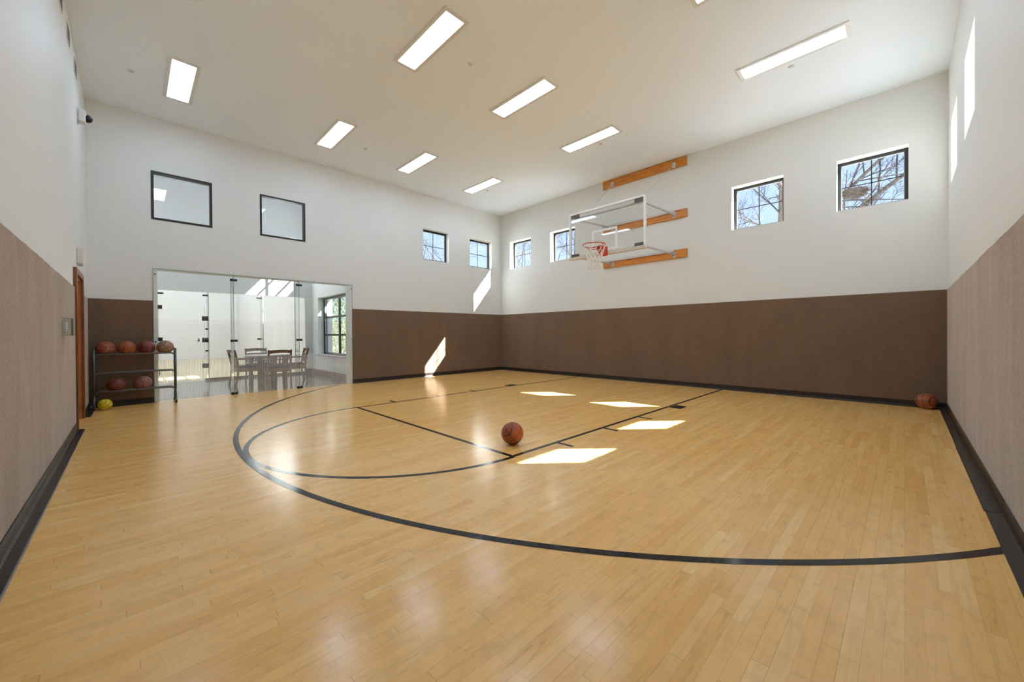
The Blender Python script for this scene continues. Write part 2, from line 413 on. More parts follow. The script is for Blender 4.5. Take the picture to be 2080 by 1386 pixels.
# vented rubber cove base
def cove(name, axis, plane, sgn, segs, label, toe=.095, top=.10):
    mb = MB()
    for (u0, u1, k) in segs:
        pr = [(.014, top), (.021, top), (.0215, .032), (.0235, .022), (.028, .0145), (.036, .010), (.048, .0085), (toe+k-.004, .0055), (toe+k, .003), (toe+k, .0005), (.014, .0005)]
        def P(u, d, z): return (plane+sgn*d, u, z) if axis == 'x' else (u, plane+sgn*d, z)
        A = [P(u0, *q) for q in pr]; B = [P(u1, *q) for q in pr]
        for i in range(len(pr)):
            j = (i+1) % len(pr); mb.face([A[i], A[j], B[j], B[i]])
        mb.face(A[::-1]); mb.face(B)
    return S(mb.build(name, M['cove']), label)
cove('baseboard_back', 'y', YA, -1, [(XL+.1, GX0, 0), (GX1, XB-.02, 0)], 'dark brown cove base along the back wall', .06)
cove('baseboard_right', 'x', XB, -1, [(YR+.02, YA-.02, 0)], 'dark brown cove base under the hoop wall', .06)
cove('baseboard_front', 'y', YR, 1, [(XL+.02, 1.75, .004), (1.752, 4.05, .0), (4.06, 6.1, .006), (6.102, XB-.02, .001)], 'dark brown cove base along the right side wall')
bl_ = cove('baseboard_left', 'x', XL, 1, [(YR+.02, 1.9, 0), (1.902, 4.1, .0), (4.102, 5.6, .002), (5.602, 7.49, .001), (8.56, YA-.02, 0)], 'dark brown cove base along the left side wall', .088)

q_ = MB(); q_.box((XL+.0885, YR+.02, .0005), (XL+.0935, 7.49, .0035)); q_.build('toe_edge', M['caulk'], bl_)
# ---------------------------------------------------------------- court lines: thin paint strips, parts of the floor
def ribbon(name, pts, w, closed=False, z=.0006, label=None):
    mb = MB(); Lp, Rp = [], []
    n = len(pts)
    for i, p in enumerate(pts):
        a = Vector(pts[(i-1) % n] if closed or i > 0 else p); b = Vector(pts[(i+1) % n] if closed or i < n-1 else p)
        t = (b-a).normalized(); nn = Vector((-t.y, t.x)); p = Vector(p)
        Lp.append(mb.bm.verts.new((*(p+nn*w/2), z))); Rp.append(mb.bm.verts.new((*(p-nn*w/2), z)))
    for i in range(n if closed else n-1):
        j = (i+1) % n; mb.bm.faces.new((Lp[i], Lp[j], Rp[j], Rp[i]))
    o = mb.build(name, M['line'], floor)
    for f in o.data.polygons:
        if f.normal.z < 0: f.flip()
    if label: o['label'] = label
    return o
LW = .05
KX, KY0, KY1 = 2.665, 2.71, 6.37; KC = (KY0+KY1)/2
ribbon('lane_line', [(KX-LW/2, KY0), (XB-.055, KY0)], LW)
ribbon('lane_line', [(KX-LW/2, KY1), (XB-.055, KY1)], LW)
ribbon('free_throw_line', [(KX, KY0+LW/2), (KX, KY1-LW/2)], LW)
arc = lambda cx, cy, r, a0, a1, n: [(cx+r*math.cos(math.radians(a0+(a1-a0)*i/n)), cy+r*math.sin(math.radians(a0+(a1-a0)*i/n))) for i in range(n+1)]
ribbon('free_throw_circle', arc(KX, KC, 1.845, 90, 270, 96), LW, z=.0009)
ribbon('three_point_line', arc(6.71, 4.54, 5.925, 121.9, 236.65, 160), LW+.004, z=.0012)
for sgn, y in ((-1, KY0), (1, KY1)):
    for x in (3.35, 4.275, 5.19):
        ribbon('lane_mark', [(x, y+sgn*.025), (x, y+sgn*.225)], .05, z=.001)
    ribbon('lane_block', [(6.33, y+sgn*.03), (6.33, y+sgn*.22)], .29, z=.001)

# ---------------------------------------------------------------- windows
wn = [0]
def window(axis, plane, sgn, u0, u1, z0, z1, label, d0=.175, cols=2, rows=2, fw=.045, glass='extglass', depth=.075, bead=True, mw=.016, frame='bronze', mull=0):
    """root at the opening; frame, muntins and pane as parts. axis = wall normal, sgn = outward"""
    wn[0] += 1
    cu = (u0+u1)/2
    root = empty('window_%d' % wn[0], (plane+sgn*d0, cu, z0) if axis == 'x' else (cu, plane+sgn*d0, z0)); S(root, label)
    R0 = root.location
    def bx(mb, ua, ub, za, zb, da, db, bev=0):
        if axis == 'x': a, b = (plane+sgn*da, ua, za), (plane+sgn*db, ub, zb)
        else: a, b = (ua, plane+sgn*da, za), (ub, plane+sgn*db, zb)
        a = Vector(a)-R0; b = Vector(b)-R0
        mb.box([min(p, q) for p, q in zip(a, b)], [max(p, q) for p, q in zip(a, b)], bev)
    e = .001
    mb = MB(); d1 = d0+depth
    bx(mb, u0+e, u1-e, z1-fw, z1-e, d0, d1); bx(mb, u0+e, u1-e, z0+e, z0+fw, d0, d1)
    bx(mb, u0+e, u0+fw, z0+fw, z1-fw, d0, d1); bx(mb, u1-fw, u1-e, z0+fw, z1-fw, d0, d1)
    mb.build('window_frame', M[frame], root)
    dg = d0+depth*.62
    if bead:
        mb = MB(); k = .009; a, b = d0+depth*.35, dg-.002
        bx(mb, u0+fw, u1-fw, z1-fw-k, z1-fw, a, b); bx(mb, u0+fw, u1-fw, z0+fw, z0+fw+k, a, b)
        bx(mb, u0+fw, u0+fw+k, z0+fw+k, z1-fw-k, a, b); bx(mb, u1-fw-k, u1-fw, z0+fw+k, z1-fw-k, a, b)
        mb.build('glazing_bead', M['bead'], root)
    mb = MB(); bx(mb, u0+fw-.004, u1-fw+.004, z0+fw-.004, z1-fw+.004, dg, dg+.006); mb.build('pane', M[glass], root)
    for i in range(1, cols):
        u = u0+fw+(u1-u0-2*fw)*i/cols; mb = MB(); bx(mb, u-mw/2, u+mw/2, z0+fw, z1-fw, dg-.012-mull, dg-.001+mull); mb.build('muntin', M[frame], root)
    for i in range(1, rows):
        z = z0+fw+(z1-z0-2*fw)*i/rows; mb = MB(); bx(mb, u0+fw, u1-fw, z-mw/2, z+mw/2, dg-.012-mull*.8, dg-.002+mull*.8); mb.build('muntin', M[frame], root)
    return root
window('y', YA, 1, *inner[0], 'black framed interior window near the left corner, no muntins', -.006, 1, 1, .040, 'glass', .10, False)
window('y', YA, 1, *inner[1], 'second black framed interior window from the left corner', -.006, 1, 1, .036, 'glass', .10, False)
tA = ['small square back wall window farther from the corner', 'small square back wall window nearest the far corner']
for (a, b), t in zip(winA, tA): window('y', YA, 1, a, b, WZ0, WZ1, t, .15, depth=.07)
tB = ['small square hoop wall window nearest the far corner', 'small square window partly behind the backboard', 'small square window just right of the hoop, trunk at its right edge', 'small square window with the bird nest outside']
for (a, b), t in zip(winB, tB): window('x', XB, 1, a, b, WZ0, WZ1, t)
for i, (a, b) in enumerate(winR): window('y', YR, -1, a, b, WZ0, WZ1, 'square window in the right side wall, %s' % ['nearer of the two seen edge on', 'farther of the two seen edge on'][i])

# ---------------------------------------------------------------- ceiling lights
FX, FY = .185, .655
cl = empty('ceiling_light', (2.93, 4.56, H))
mb = MB()
for a, b in (((-FX, -FY, -.014), (-FX+.048, FY, 0)), ((FX-.048, -FY, -.014), (FX, FY, 0)), ((-FX+.048, -FY, -.014), (FX-.048, -FY+.05, 0)), ((-FX+.048, FY-.05, -.014), (FX-.048, FY, 0))): mb.box(a, b)
mb.build('light_frame', M['white_metal'], cl)
MB().box((-FX+.048, -FY+.05, -.008), (FX-.048, FY-.05, -.003)).build('diffuser', M['diff'], cl)
colX = [.59, 2.93, 4.775, 6.765]; rowY = [1.15, 4.56, 7.98]
cn = ['over the left side wall', 'second from the left wall', 'third from the left wall', 'nearest the hoop wall']
rn = ['in the front row', 'in the middle row', 'in the back row']
for i, x in enumerate(colX):
    for j, y in enumerate(rowY):
        lab = 'lit ceiling panel %s, %s' % (rn[j], cn[i])
        if (i, j) == (1, 1): tag(cl, lab, 'ceiling light', 'lit rectangular panels on the gym ceiling')
for i, x in enumerate(colX):
    for j, y in enumerate(rowY):
        if (i, j) == (1, 1): continue
        dup(cl, (x, y, H), 0, 'lit ceiling panel %s, %s' % (rn[j], cn[i])).__setitem__('group', 'lit rectangular panels on the gym ceiling')

# sprinkler caps
sp = empty('ceiling_sprinkler', (3.6, 4.5, H))
MB().lathe([(.040, 0), (.042, -.004), (.036, -.010), (.030, -.011)], n=28).build('escutcheon', M['white_metal'], sp)
MB().lathe([(.026, -.010), (.026, -.020), (.020, -.023)], n=24).build('cap', M['white_metal'], sp)
sp.location.z = H+.003
tag(sp, 'small round white sprinkler cap between the two middle row panels at top centre', 'sprinkler', 'sprinkler caps on the gym ceiling')
for x, y, t in ((.03, 8.17, 'small round white sprinkler cap left of the leftmost ceiling panel'), (3.61, 8.10, 'small round white sprinkler cap between the first two panels of the back row'),
                (7.075, 4.49, 'small round white sprinkler cap beside the panel in front of the hoop'), (7.09, 8.14, 'small round white sprinkler cap beside the panel nearest the far corner'),
                (7.092, 1.195, 'small round white sprinkler cap beside the panel at the upper right')):
    dup(sp, (x, y, H+.003), 0, t)

# ---------------------------------------------------------------- basketball hoop
hx, hy = 7.09, 4.42                                   # board face, centre
hp = empty('basketball_hoop', (XB, hy, 2.9)); O = hp.location
tag(hp, 'wall mounted basketball hoop with glass backboard, orange rim and three wooden boards', 'basketball hoop')
def hb(f, name, m, parent=hp):
    mb = MB(); f(mb)
    bmesh.ops.translate(mb.bm, verts=mb.bm.verts, vec=-O)
    return mb.build(name, m, parent)
for z0, z1, t in ((4.982, 5.185, 0), (3.822, 4.012, 0), (2.918, 3.108, 0)):
    hb(lambda b: b.box((XB-.045, 3.432, z0), (XB-.001, 5.588, z1), .004), 'mounting_board', M['boardwood'])
BY0, BY1, BZ0, BZ1 = 3.507, 5.330, 2.865, 3.895
board = hb(lambda b: b.box((hx, BY0+.03, BZ0+.06), (hx+.012, BY1-.03, BZ1-.03)), 'backboard', M['bboard'])
def fr(b):
    b.box((hx-.006, BY0, BZ1-.042), (hx+.042, BY1, BZ1), .003)
    b.box((hx-.006, BY0, BZ0), (hx+.042, BY0+.042, BZ1-.042), .003); b.box((hx-.006, BY1-.042, BZ0), (hx+.042, BY1, BZ1-.042), .003)
hb(fr, 'board_frame', M['alu'], board)
hb(lambda b: b.box((hx-.012, BY0+.002, BZ0-.018), (hx+.05, BY1-.002, BZ0+.052), .012), 'edge_padding', M['pad'], board)
TY0, TY1, TZ0, TZ1, tw = 4.118, 4.722, 2.950, 3.402, .048
def tg(b):
    x0, x1 = hx-.0012, hx-.0002
    b.box((x0, TY0, TZ1-tw), (x1, TY1, TZ1)); b.box((x0, TY0, TZ0), (x1, TY0+tw, TZ1-tw)); b.box((x0, TY1-tw, TZ0), (x1, TY1, TZ1-tw)); b.box((x0, TY0+tw, TZ0), (x1, TY1-tw, TZ0+tw*.8))
hb(tg, 'target_square', M['targetpaint'], board)
for y0, y1 in ((3.552, 3.75), (5.085, 5.285)):
    for z in (3.800, 2.935):
        def br(b):
            b.box((hx+.016, y0, z-.012), (hx+.045, y1, z+.022)); b.box((hx+.016, y0, z+.03), (hx+.045, y1, z+.048))
            b.tube([(hx+.016, (y0*.6+y1*.4), z+.02), (hx+.06, (y0*.6+y1*.4), z+.02)], .012, 8)
        hb(br, 'corner_bracket', M['rack'], board)
for z in (3.975, 3.075): hb(lambda b: b.tube([(XB-.075, 3.71, z), (XB-.075, 5.60, z)], .020, 12), 'wall_tube', M['steel'])
# steel frame to the wall
hb(lambda b: b.tube([(hx+.085, 3.56, 3.790), (hx+.085, 5.28, 3.790)], .024, 12), 'top_tube', M['steel'])
hb(lambda b: b.tube([(hx+.085, 3.56, 2.925), (hx+.085, 5.28, 2.925)], .024, 12), 'bottom_tube', M['steel'])
for ya, yw in ((3.60, 3.71), (5.22, 5.30)):
    for zb, zw in ((3.790, 3.915), (2.925, 3.0)):
        hb(lambda b: b.tube([(hx+.085, ya, zb), (XB-.09, yw, zw)], .024, 12), 'support_arm', M['steel'])
for y in (3.71, 5.30):
    for z in (5.05, 3.915, 3.0):
        def wb(b):
            b.box((XB-.053, y-.035, z-.065), (XB-.045, y+.035, z+.065)); b.box((XB-.115, y-.028, z-.035), (XB-.053, y-.020, z+.035)); b.box((XB-.115, y+.020, z-.035), (XB-.053, y+.028, z+.035))
            b.tube([(XB-.095, y-.036, z), (XB-.095, y+.036, z)], .011, 8)
        hb(wb, 'wall_bracket', M['steel'])
for y, y2 in ((3.71, 3.73), (5.30, 4.93)):
    p, q = Vector((XB-.095, y, 5.03)), Vector((hx+.09, y2, 3.815))
    mbq = MB(); n = 44; d = (q-p)/n
    for k in range(int(n*.74)):                                # chain: alternating links
        c = p+d*(k+.5); ax = d.normalized(); sd = ax.cross(Vector((0, 1, 0))).normalized() if k % 2 else ax.cross(Vector((1, 0, 0))).normalized()
        ln = d.length*.62; pts = [c+ax*(math.cos(a)*ln)+sd*(math.sin(a)*.008) for a in [2*PI*i/8 for i in range(8)]]
        mbq.tube(pts, .0028, 5, closed=True)
    s_ = p+d*(n*.74); mbq.tube([s_, p+d*(n*.78)], .006, 8); mbq.tube([p+d*(n*.78), p+d*(n*.88)], .014, 8); mbq.tube([p+d*(n*.88), q], .006, 8)
    bmesh.ops.translate(mbq.bm, verts=mbq.bm.verts, vec=-O); mbq.build('support_chain', M['steel'], hp)
# rim, bracket, net
RX, RY, RZ, RR = 6.705, hy, 3.0, .229
rim = hb(lambda b: b.tube([(RX+RR*math.cos(a), RY+RR*math.sin(a), RZ) for a in [2*PI*i/48 for i in range(48)]], .0095, 10, closed=True), 'rim', M['orange'])
def rb(b):
    b.box((hx-.016, RY-.085, RZ-.175), (hx-.013, RY+.085, RZ+.012), 0)
    for s in (-1, 1):                                         # side gussets
        for k in (0, 1):
            y = RY+s*.082+k*.003
            b.face([(hx-.014, y, RZ+.008), (RX+.205, RY+s*(.09)+k*.003, RZ+.004), (RX+.19, RY+s*.092+k*.003, RZ-.02), (hx-.014, y, RZ-.17)])
    b.face([(hx-.014, RY-.082, RZ+.008), (hx-.014, RY+.082, RZ+.008), (RX+.20, RY+.09, RZ+.004), (RX+.20, RY-.09, RZ+.004)])
    b.face([(hx-.014, RY-.082, RZ-.172), (hx-.014, RY+.082, RZ-.172), (RX+.19, RY+.09, RZ-.022), (RX+.19, RY-.09, RZ-.022)])
    b.box((RX+.13, RY-.11, RZ-.012), (RX+.205, RY+.11, RZ+.002))
    # apron of brace rods under the ring
    for s in (-1, 1):
        b.tube([(RX+.20, RY+s*.08, RZ-.06), (RX+.05, RY+s*.20, RZ-.035), (RX-.05, RY+s*.222, RZ-.008)], .008, 8)
hb(rb, 'rim_bracket', M['orange'], rim)
for s in (-1, 1):
    for z in (-.03, -.13): hb(lambda b: b.tube([(hx-.024, RY+s*.055, RZ+z), (hx-.016, RY+s*.055, RZ+z)], .010, 6), 'bolt', M['greyplastic'], rim)
def net(b):
    prof = [(0, .222, -.015), (1, .198, -.105), (2, .168, -.190), (3, .143, -.270), (4, .127, -.345), (5, .120, -.415), (6, .128, -.480)]
    nn = 12
    def nd(l, k):
        _, r, z = prof[l]; a = 2*PI*(k+(.5 if l % 2 else 0))/nn
        return Vector((RX+r*math.cos(a), RY+r*math.sin(a), RZ+z+.006*math.sin(3*a+l)))
    for l in range(6):
        for k in range(nn):
            p = nd(l, k)
            for q in (nd(l+1, k), nd(l+1, k-1 if l % 2 == 0 else k+1)):
                mid = (p+q)/2+Vector((0, 0, -.006)); b.tube([p, mid, q], .0055, 6)
        for k in range(nn): b.sphere(nd(l, k), .010, 1)
    for k in range(nn):
        a = 2*PI*k/nn; b.tube([(RX+RR*math.cos(a), RY+RR*math.sin(a), RZ-.010), nd(0, k)], .004, 5)
hb(net, 'net', M['net'], rim)

# ---------------------------------------------------------------- glass partition to the lounge
gp = empty('glass_partition', ((GX0+GX1)/2, YA, 0)); O = gp.location
tag(gp, 'frameless glass partition with fine vertical stripes along its lower third, behind the ball rack', 'glass partition')
def gb(f, name, m, parent, org):
    mb = MB(); f(mb); bmesh.ops.translate(mb.bm, verts=mb.bm.verts, vec=-org); return mb.build(name, m, parent)
js = [GX0, 1.493, 2.704, GX1]
for a, b in zip(js, js[1:]):
    pn = gb(lambda q: q.box((a+.003, YA-.016, .006), (b-.003, YA-.004, GZ)), 'glass_panel', M['gglass'], gp, O)
    def ed(q):
        q.box((a+.0005, YA-.0165, .006), (a+.003, YA-.0035, GZ)); q.box((b-.003, YA-.0165, .006), (b-.0005, YA-.0035, GZ)); q.box((a, YA-.0165, GZ), (b, YA-.0035, GZ+.004))
    gb(ed, 'glass_edge', M['glassedge'], pn, O)
for x in js[1:3]:
    fn = gb(lambda q: q.box((x-.006, YA+.002, .006), (x+.006, YA+.30, GZ-.04)), 'glass_fin', M['fin'], gp, O)
    gb(lambda q: q.box((x-.007, YA+.30, .006), (x+.007, YA+.303, GZ-.04)), 'glass_edge', M['finedge'], fn, O)
    for z, hw, hh in ((2.335, .060, .022), (1.10, .060, .022), (.028, .055, .024)):
        def clp(q):
            for s in (-1, 1):
                q.box((min(x+s*.005, x+s*hw), YA-.024, z-hh), (max(x+s*.005, x+s*hw), YA-.0165, z+hh), .002)
                q.box((min(x+s*.0065, x+s*.014), YA-.003, z-hh), (max(x+s*.0065, x+s*.014), YA+.06, z+hh))
                q.box((min(x+s*.0065, x+s*hw), YA-.003, z-hh), (max(x+s*.0065, x+s*hw), YA+.004, z+hh))
        gb(clp, 'clamp', M['black_metal'], gp, O)
for x in (GX0+.028, GX1-.02):
    for z in (2.335, 1.10):
        gb(lambda q: q.lathe([(.010, 0), (.012, .002), (.012, .008)], (x, YA-.024, z), 14, Matrix.Rotation(-PI/2, 3, 'X')), 'screw_cap', M['black_metal'], gp, O)
for x0, x1 in ((GX0, .345), (3.845, GX1)):
    gb(lambda q: q.box((x0+.002, YA-.0035, .002), (x1, YA-.0005, GZ)), 'end_channel', M['alu'], gp, O)

# ---------------------------------------------------------------- the lounge behind the glass
LXN = -2.1
S(MB().box((LXN-WT, YA+.125, -.2), (LX+WT, LY+.15, 0)).build('floor', M['lfloor']), 'dark polished lounge floor')
S(MB().box((LXN-WT, YA+.25, H), (LX+WT, LY+.3, H+.25)).build('ceiling', M['ceil']), 'lounge ceiling')
SX1, SZ = 3.905, 2.385
S(wall('wall_back', 'y', LY, .16, LXN-WT, LX+.42, 0, H, [(LXN+.05, SX1, 0, SZ)], M['paint2']), 'white far wall of the lounge above the second glass partition')
LWI = [(10.30, 12.66, .605, 2.345), (10.2, 12.70, 3.24, 5.0)]
S(wall('wall_right', 'x', LX, .42, YA+.25, LY, 0, H, LWI, M['paint2']), 'white outer wall of the lounge with a tall window')
S(wall('wall_left', 'x', LXN, -WT, YA+.25, 26, 0, 6.2, [], M['paint2']), 'left wall of the lounge and the court behind it')
window('x', LX, 1, *LWI[0], 'black framed six pane window above a wooden sill in the lounge', .16, 2, 3, .06, depth=.09, mw=.055, mull=.02, bead=True)
window('x', LX, 1, *LWI[1], 'high black framed window of the lounge', .16, 3, 3, .05, depth=.09, mw=.045, mull=.02, bead=False)
S(MB().box((LX-.025, 10.27, .570), (LX+.16, 12.69, .604), .006).build('trim_1', M['sill']), 'wooden window sill in the lounge')
S(MB().box((LX-.016, YA+.26, 0.001), (LX-.0005, LY-.005, .15), .004).build('baseboard_right', M['lbase']), 'brown wooden baseboard in the lounge')
S(MB().box((SX1+.005, LY-.016, 0.001), (LX-.02, LY-.0005, .15), .004).build('baseboard_back', M['lbase']), 'short brown wooden baseboard beside the second glass')

g2 = empty('glass_partition', (1.5, LY, 0)); O = g2.location
tag(g2, 'second glass partition with a hinged glass door, behind the table and chairs', 'glass partition')
for a, b in ((LXN+.06, .49), (1.405, 1.47), (1.47, 2.69), (2.69, SX1-.003)):
    pn = gb(lambda q: q.box((a+.003, LY+.004, .05 if a > 1.4 else .006), (b-.003, LY+.016, SZ-.004)), 'glass_panel', M['gglass2'], g2, O)
    gb(lambda q: q.box((b-.003, LY+.0035, .05 if a > 1.4 else .006), (b-.0005, LY+.0165, SZ-.004)), 'glass_edge', M['glassedge'], pn, O)
gb(lambda q: q.box((1.47, LY-.012, .002), (SX1-.003, LY+.03, .062), .003), 'sill_rail', M['lbase'], g2, O)
pn = gb(lambda q: q.box((.493, LY+.004, 2.02), (1.402, LY+.016, SZ-.004)), 'transom_panel', M['gglass2'], g2, O)
dr = gb(lambda q: q.box((.496, LY+.004, .012), (1.398, LY+.016, 2.012)), 'glass_door', M['gglass2'], g2, O)
gb(lambda q: (q.box((.4925, LY+.003, .012), (.4955, LY+.017, 2.012)), q.box((1.3985, LY+.003, .012), (1.4025, LY+.017, 2.012))), 'glass_edge', M['glassedge'], dr, O)
for x in (1.455, 2.69):
    fn = gb(lambda q: q.box((x-.006, LY-.34, .006), (x+.006, LY+.002, SZ-.05)), 'glass_fin', M['fin'], g2, O)
    gb(lambda q: q.box((x-.007, LY-.344, .006), (x+.007, LY-.34, SZ-.05)), 'glass_edge', M['finedge'], fn, O)
def plate(x, z, hw, hh, par, nm='clamp', y0=LY-.006): return gb(lambda q: q.box((x-hw, y0, z-hh), (x+hw, y0+.009, z+hh), .002), nm, M['black_metal'], par, O)
for x in (.53, 1.43, 2.66): plate(x, 2.29, .062, .022, g2)
plate(2.66, 1.10, .05, .022, g2); plate(1.455, .03, .05, .02, g2); plate(2.69, .03, .05, .02, g2)
plate(1.455, 1.385, .036, .02, g2); plate(1.455, .80, .036, .02, g2)
for z in (1.67, 1.09, .40):
    plate(1.445, z, .04, .062, g2, 'hinge'); plate(1.375, z, .022, .062, dr, 'hinge'); plate(1.405, z, .022, .018, dr, 'hinge_pin')
plate(.515, 1.94, .05, .05, dr, 'patch_fitting'); plate(.52, 1.12, .05, .05, dr, 'lock_plate'); plate(.50, .26, .012, .045, dr, 'strike_plate')
gb(lambda q: (q.box((1.255, LY-.03, 1.05), (1.30, LY+.0, 1.135), .004), q.tube([(1.275, LY-.035, 1.09), (1.275, LY-.07, 1.09), (1.15, LY-.07, 1.09)], .010, 8)), 'door_lever', M['chrome'], dr, O)

# the bright ball court behind the second glass
S(MB().box((LXN-WT, LY+.15, -.2), (LX+.42, 25.6, 0)).build('floor', M['maple2']), 'pale wood floor of the court behind the lounge')
S(MB().box((LXN-WT, LY+.16, 6.1), (LX+.42, 25.7, 6.3)).build('ceiling', M['ceil']), 'ceiling of the court behind the lounge')
S(MB().box((LXN, 25.4, 0), (LX, 25.6, 6.1)).build('wall_back', M['paint2']), 'white end wall of the court behind the lounge')
S(MB().box((LX, LY+.16, 0), (LX+.42, 25.6, 6.1)).build('wall_right', M['paint2']), 'white side wall of the court behind the lounge')
S(MB().box((LXN-WT, LY+.0, H+.01), (LX+.42, LY+.16, 6.1)).build('wall_front', M['paint2']), 'front wall of the court above the second glass')

def added_light(x, y, z, sx, sy, m, lab):
    r = empty('ceiling_light', (x, y, z)); tag(r, lab, 'ceiling light')
    mb = MB(); t = .04
    for a, b in (((-sx, -sy, -.014), (-sx+t, sy, 0)), ((sx-t, -sy, -.014), (sx, sy, 0)), ((-sx+t, -sy, -.014), (sx-t, -sy+t, 0)), ((-sx+t, sy-t, -.014), (sx-t, sy, 0))): mb.box(a, b)
    mb.build('light_frame', M['white_metal'], r); MB().box((-sx+t, -sy+t, -.008), (sx-t, sy-t, -.003)).build('diffuser', m, r)
    return r
M['diff2'] = emit_mat('added_court_diffuser', (.90, .95, 1.06), 21.)  # emission of unseen panels added to brighten the court
for i, (x, y) in enumerate(((-.2, 15.5), (2.4, 15.5), (-.2, 19), (2.4, 19), (-.2, 22.6), (2.4, 22.6))):
    added_light(x, y, 6.1, .35, .7, M['diff2'], 'unseen panel added to light the court behind the lounge, row %s, %s side' % (['one', 'two', 'three'][i//2], ['left', 'right'][i % 2]))
M['diff3'] = emit_mat('added_lounge_diffuser', (.95, .975, 1.), 3.0)  # two unseen panels put in so the lounge is bright enough
for x, t in ((-.4, 'left'), (2.2, 'right')): added_light(x, 11.5, H, .3, .62, M['diff3'], 'unseen panel added to light the lounge, %s one' % t)

# ---------------------------------------------------------------- lounge furniture
def armchair(wood):
    r = empty('armchair'); W2 = .235
    def P(f, n, m=wood): mb = MB(); f(mb); return mb.build(n, m, r)
    for s in (-1, 1):   # back post (rear leg) in one swept piece; y is forward
        def post(b):
            pts = [(s*W2, -.27, 0), (s*W2, -.22, .20), (s*W2, -.205, .42), (s*W2, -.235, .62), (s*W2, -.285, .86)]
            for p, q in zip(pts, pts[1:]): b.bar(p, q, .034, .042, (0, 1, 0))
        P(post, 'rear_leg')
        P(lambda b: b.box((s*W2-.02, .20, 0), (s*W2+.02, .245, .62), .004), 'front_leg')
        P(lambda b: (b.box((s*(W2+.005)-.03, -.235, .62), (s*(W2+.005)+.03, .27, .642), .006)), 'armrest')
        P(lambda b: b.box((s*W2-.011, -.20, .33), (s*W2+.011, .20, .395)), 'side_rail')
    def crest(b):
        n = 8
        for k in range(n):
            u0, u1 = -1+2*k/n, -1+2*(k+1)/n; z = lambda u: .835+.022*(1-u*u); yy = lambda u: -.275-.03*(1-u*u)
            b.bar((u0*W2, yy(u0), z(u0)-.03), (u1*W2, yy(u1), z(u1)-.03), .022, .075, (0, 0, 1))
    P(crest, 'crest_rail')
    P(lambda b: b.bar((-W2, -.252, .715), (W2, -.252, .715), .02, .035), 'upper_back_rail')
    P(lambda b: b.bar((-W2, -.222, .52), (W2, -.222, .52), .02, .04), 'lower_back_rail')
    P(lambda b: b.bar((-W2, -.237, .625), (W2, -.237, .625), .014, .028), 'middle_back_rail')
    for k in range(5):
        x = -W2+2*W2*(k+1)/6; P(lambda b: b.bar((x, -.222, .52), (x, -.252, .715), .042, .012, (0, 1, 0)), 'back_slat')
    P(lambda b: b.box((-W2, -.215, .395), (W2, .25, .418), .004), 'seat')
    P(lambda b: b.box((-W2, .218, .33), (W2, .238, .395)), 'front_rail')
    P(lambda b: b.box((-W2, -.212, .33), (W2, -.192, .395)), 'back_seat_rail')
    P(lambda b: b.box((-W2+.02, -.20, .419), (W2-.02, .235, .475), .018), 'seat_cushion', M['navy'])
    return r
ch = armchair(M['chairwood']); G = 'wooden armchairs round the lounge table'
tag(ch, 'brown wooden armchair with its slatted back to the gym, nearest the glass', 'chair', G)
ch.location = (2.52, 10.70, 0); ch.rotation_euler = (0, 0, 0)
far = armchair(M['greywood']); tag(far, 'grey toned wooden armchair on the far side of the table, facing the gym', 'chair', G)
far.location = (2.40, 12.05, 0); far.rotation_euler = (0, 0, PI)
dup(ch, (1.99, 11.40, 0), -PI/2+.12, 'wooden armchair at the left side of the table, seen in profile')
dup(ch, (3.07, 11.32, 0), PI/2-.10, 'wooden armchair at the right side of the table, before the lounge corner')
tb = empty('dining_table', (2.46, 11.36, 0)); tag(tb, 'round wooden table with a pale top among four armchairs', 'table')
MB().lathe([(.46, .690), (.475, .694), (.475, .708), (.465, .714)], n=48).build('tabletop', M['tabletop'], tb)
MB().lathe([(.24, .640), (.24, .690)], n=32).build('apron', M['chairwood'], tb)
for a in (45, 135, 225, 315):
    c, s = math.cos(math.radians(a))*.20, math.sin(math.radians(a))*.20
    MB().box((c-.032, s-.032, 0), (c+.032, s+.032, .64), .005).build('leg', M['chairwood'], tb)
MB().box((-.12, -.025, .16), (.12, .025, .20), .004).build('stretcher', M['chairwood'], tb)

# ---------------------------------------------------------------- ball rack and balls
rk = empty('ball_rack', (.06, 9.39, 0)); tag(rk, 'grey tubular three tier rolling ball rack against the back wall', 'ball rack')
RL, RRt = -.50, .51; yf, yb = -.085, .085
def rp(f, n, m=M['rack'], par=None): mb = MB(); f(mb); return mb.build(n, m, par or rk)
for x in (RL, RRt):
    for y in (yf, yb):
        rp(lambda b: b.tube([(x, y, .985), (x, y, .25)], .016, 12), 'upright')
    rp(lambda b: b.box((x-.012, yf, .945), (x+.012, yb, .992), .008), 'end_plate')
    rp(lambda b: b.box((x-.010, yf, .25), (x+.010, yb, .29), .004), 'end_plate')
    for s in (-1, 1):
        lg = rp(lambda b: b.tube([(x, s*.03, .27), (x, s*.06, .215), (x, s*.125, .17), (x, s*.15, .13), (x, s*.155, .07)], .0145, 10), 'foot')
        rp(lambda b: b.tube([(x-.013, s*.16, .031), (x+.013, s*.16, .031)], .031, 16), 'caster_wheel', M['rubber'], lg)
        rp(lambda b: (b.box((x-.019, s*.16-.016, .028), (x-.015, s*.16+.016, .075)), b.box((x+.015, s*.16-.016, .028), (x+.019, s*.16+.016, .075)), b.box((x-.019, s*.16-.016, .071), (x+.019, s*.16+.016, .077))), 'caster_fork', M['chrome'], lg)
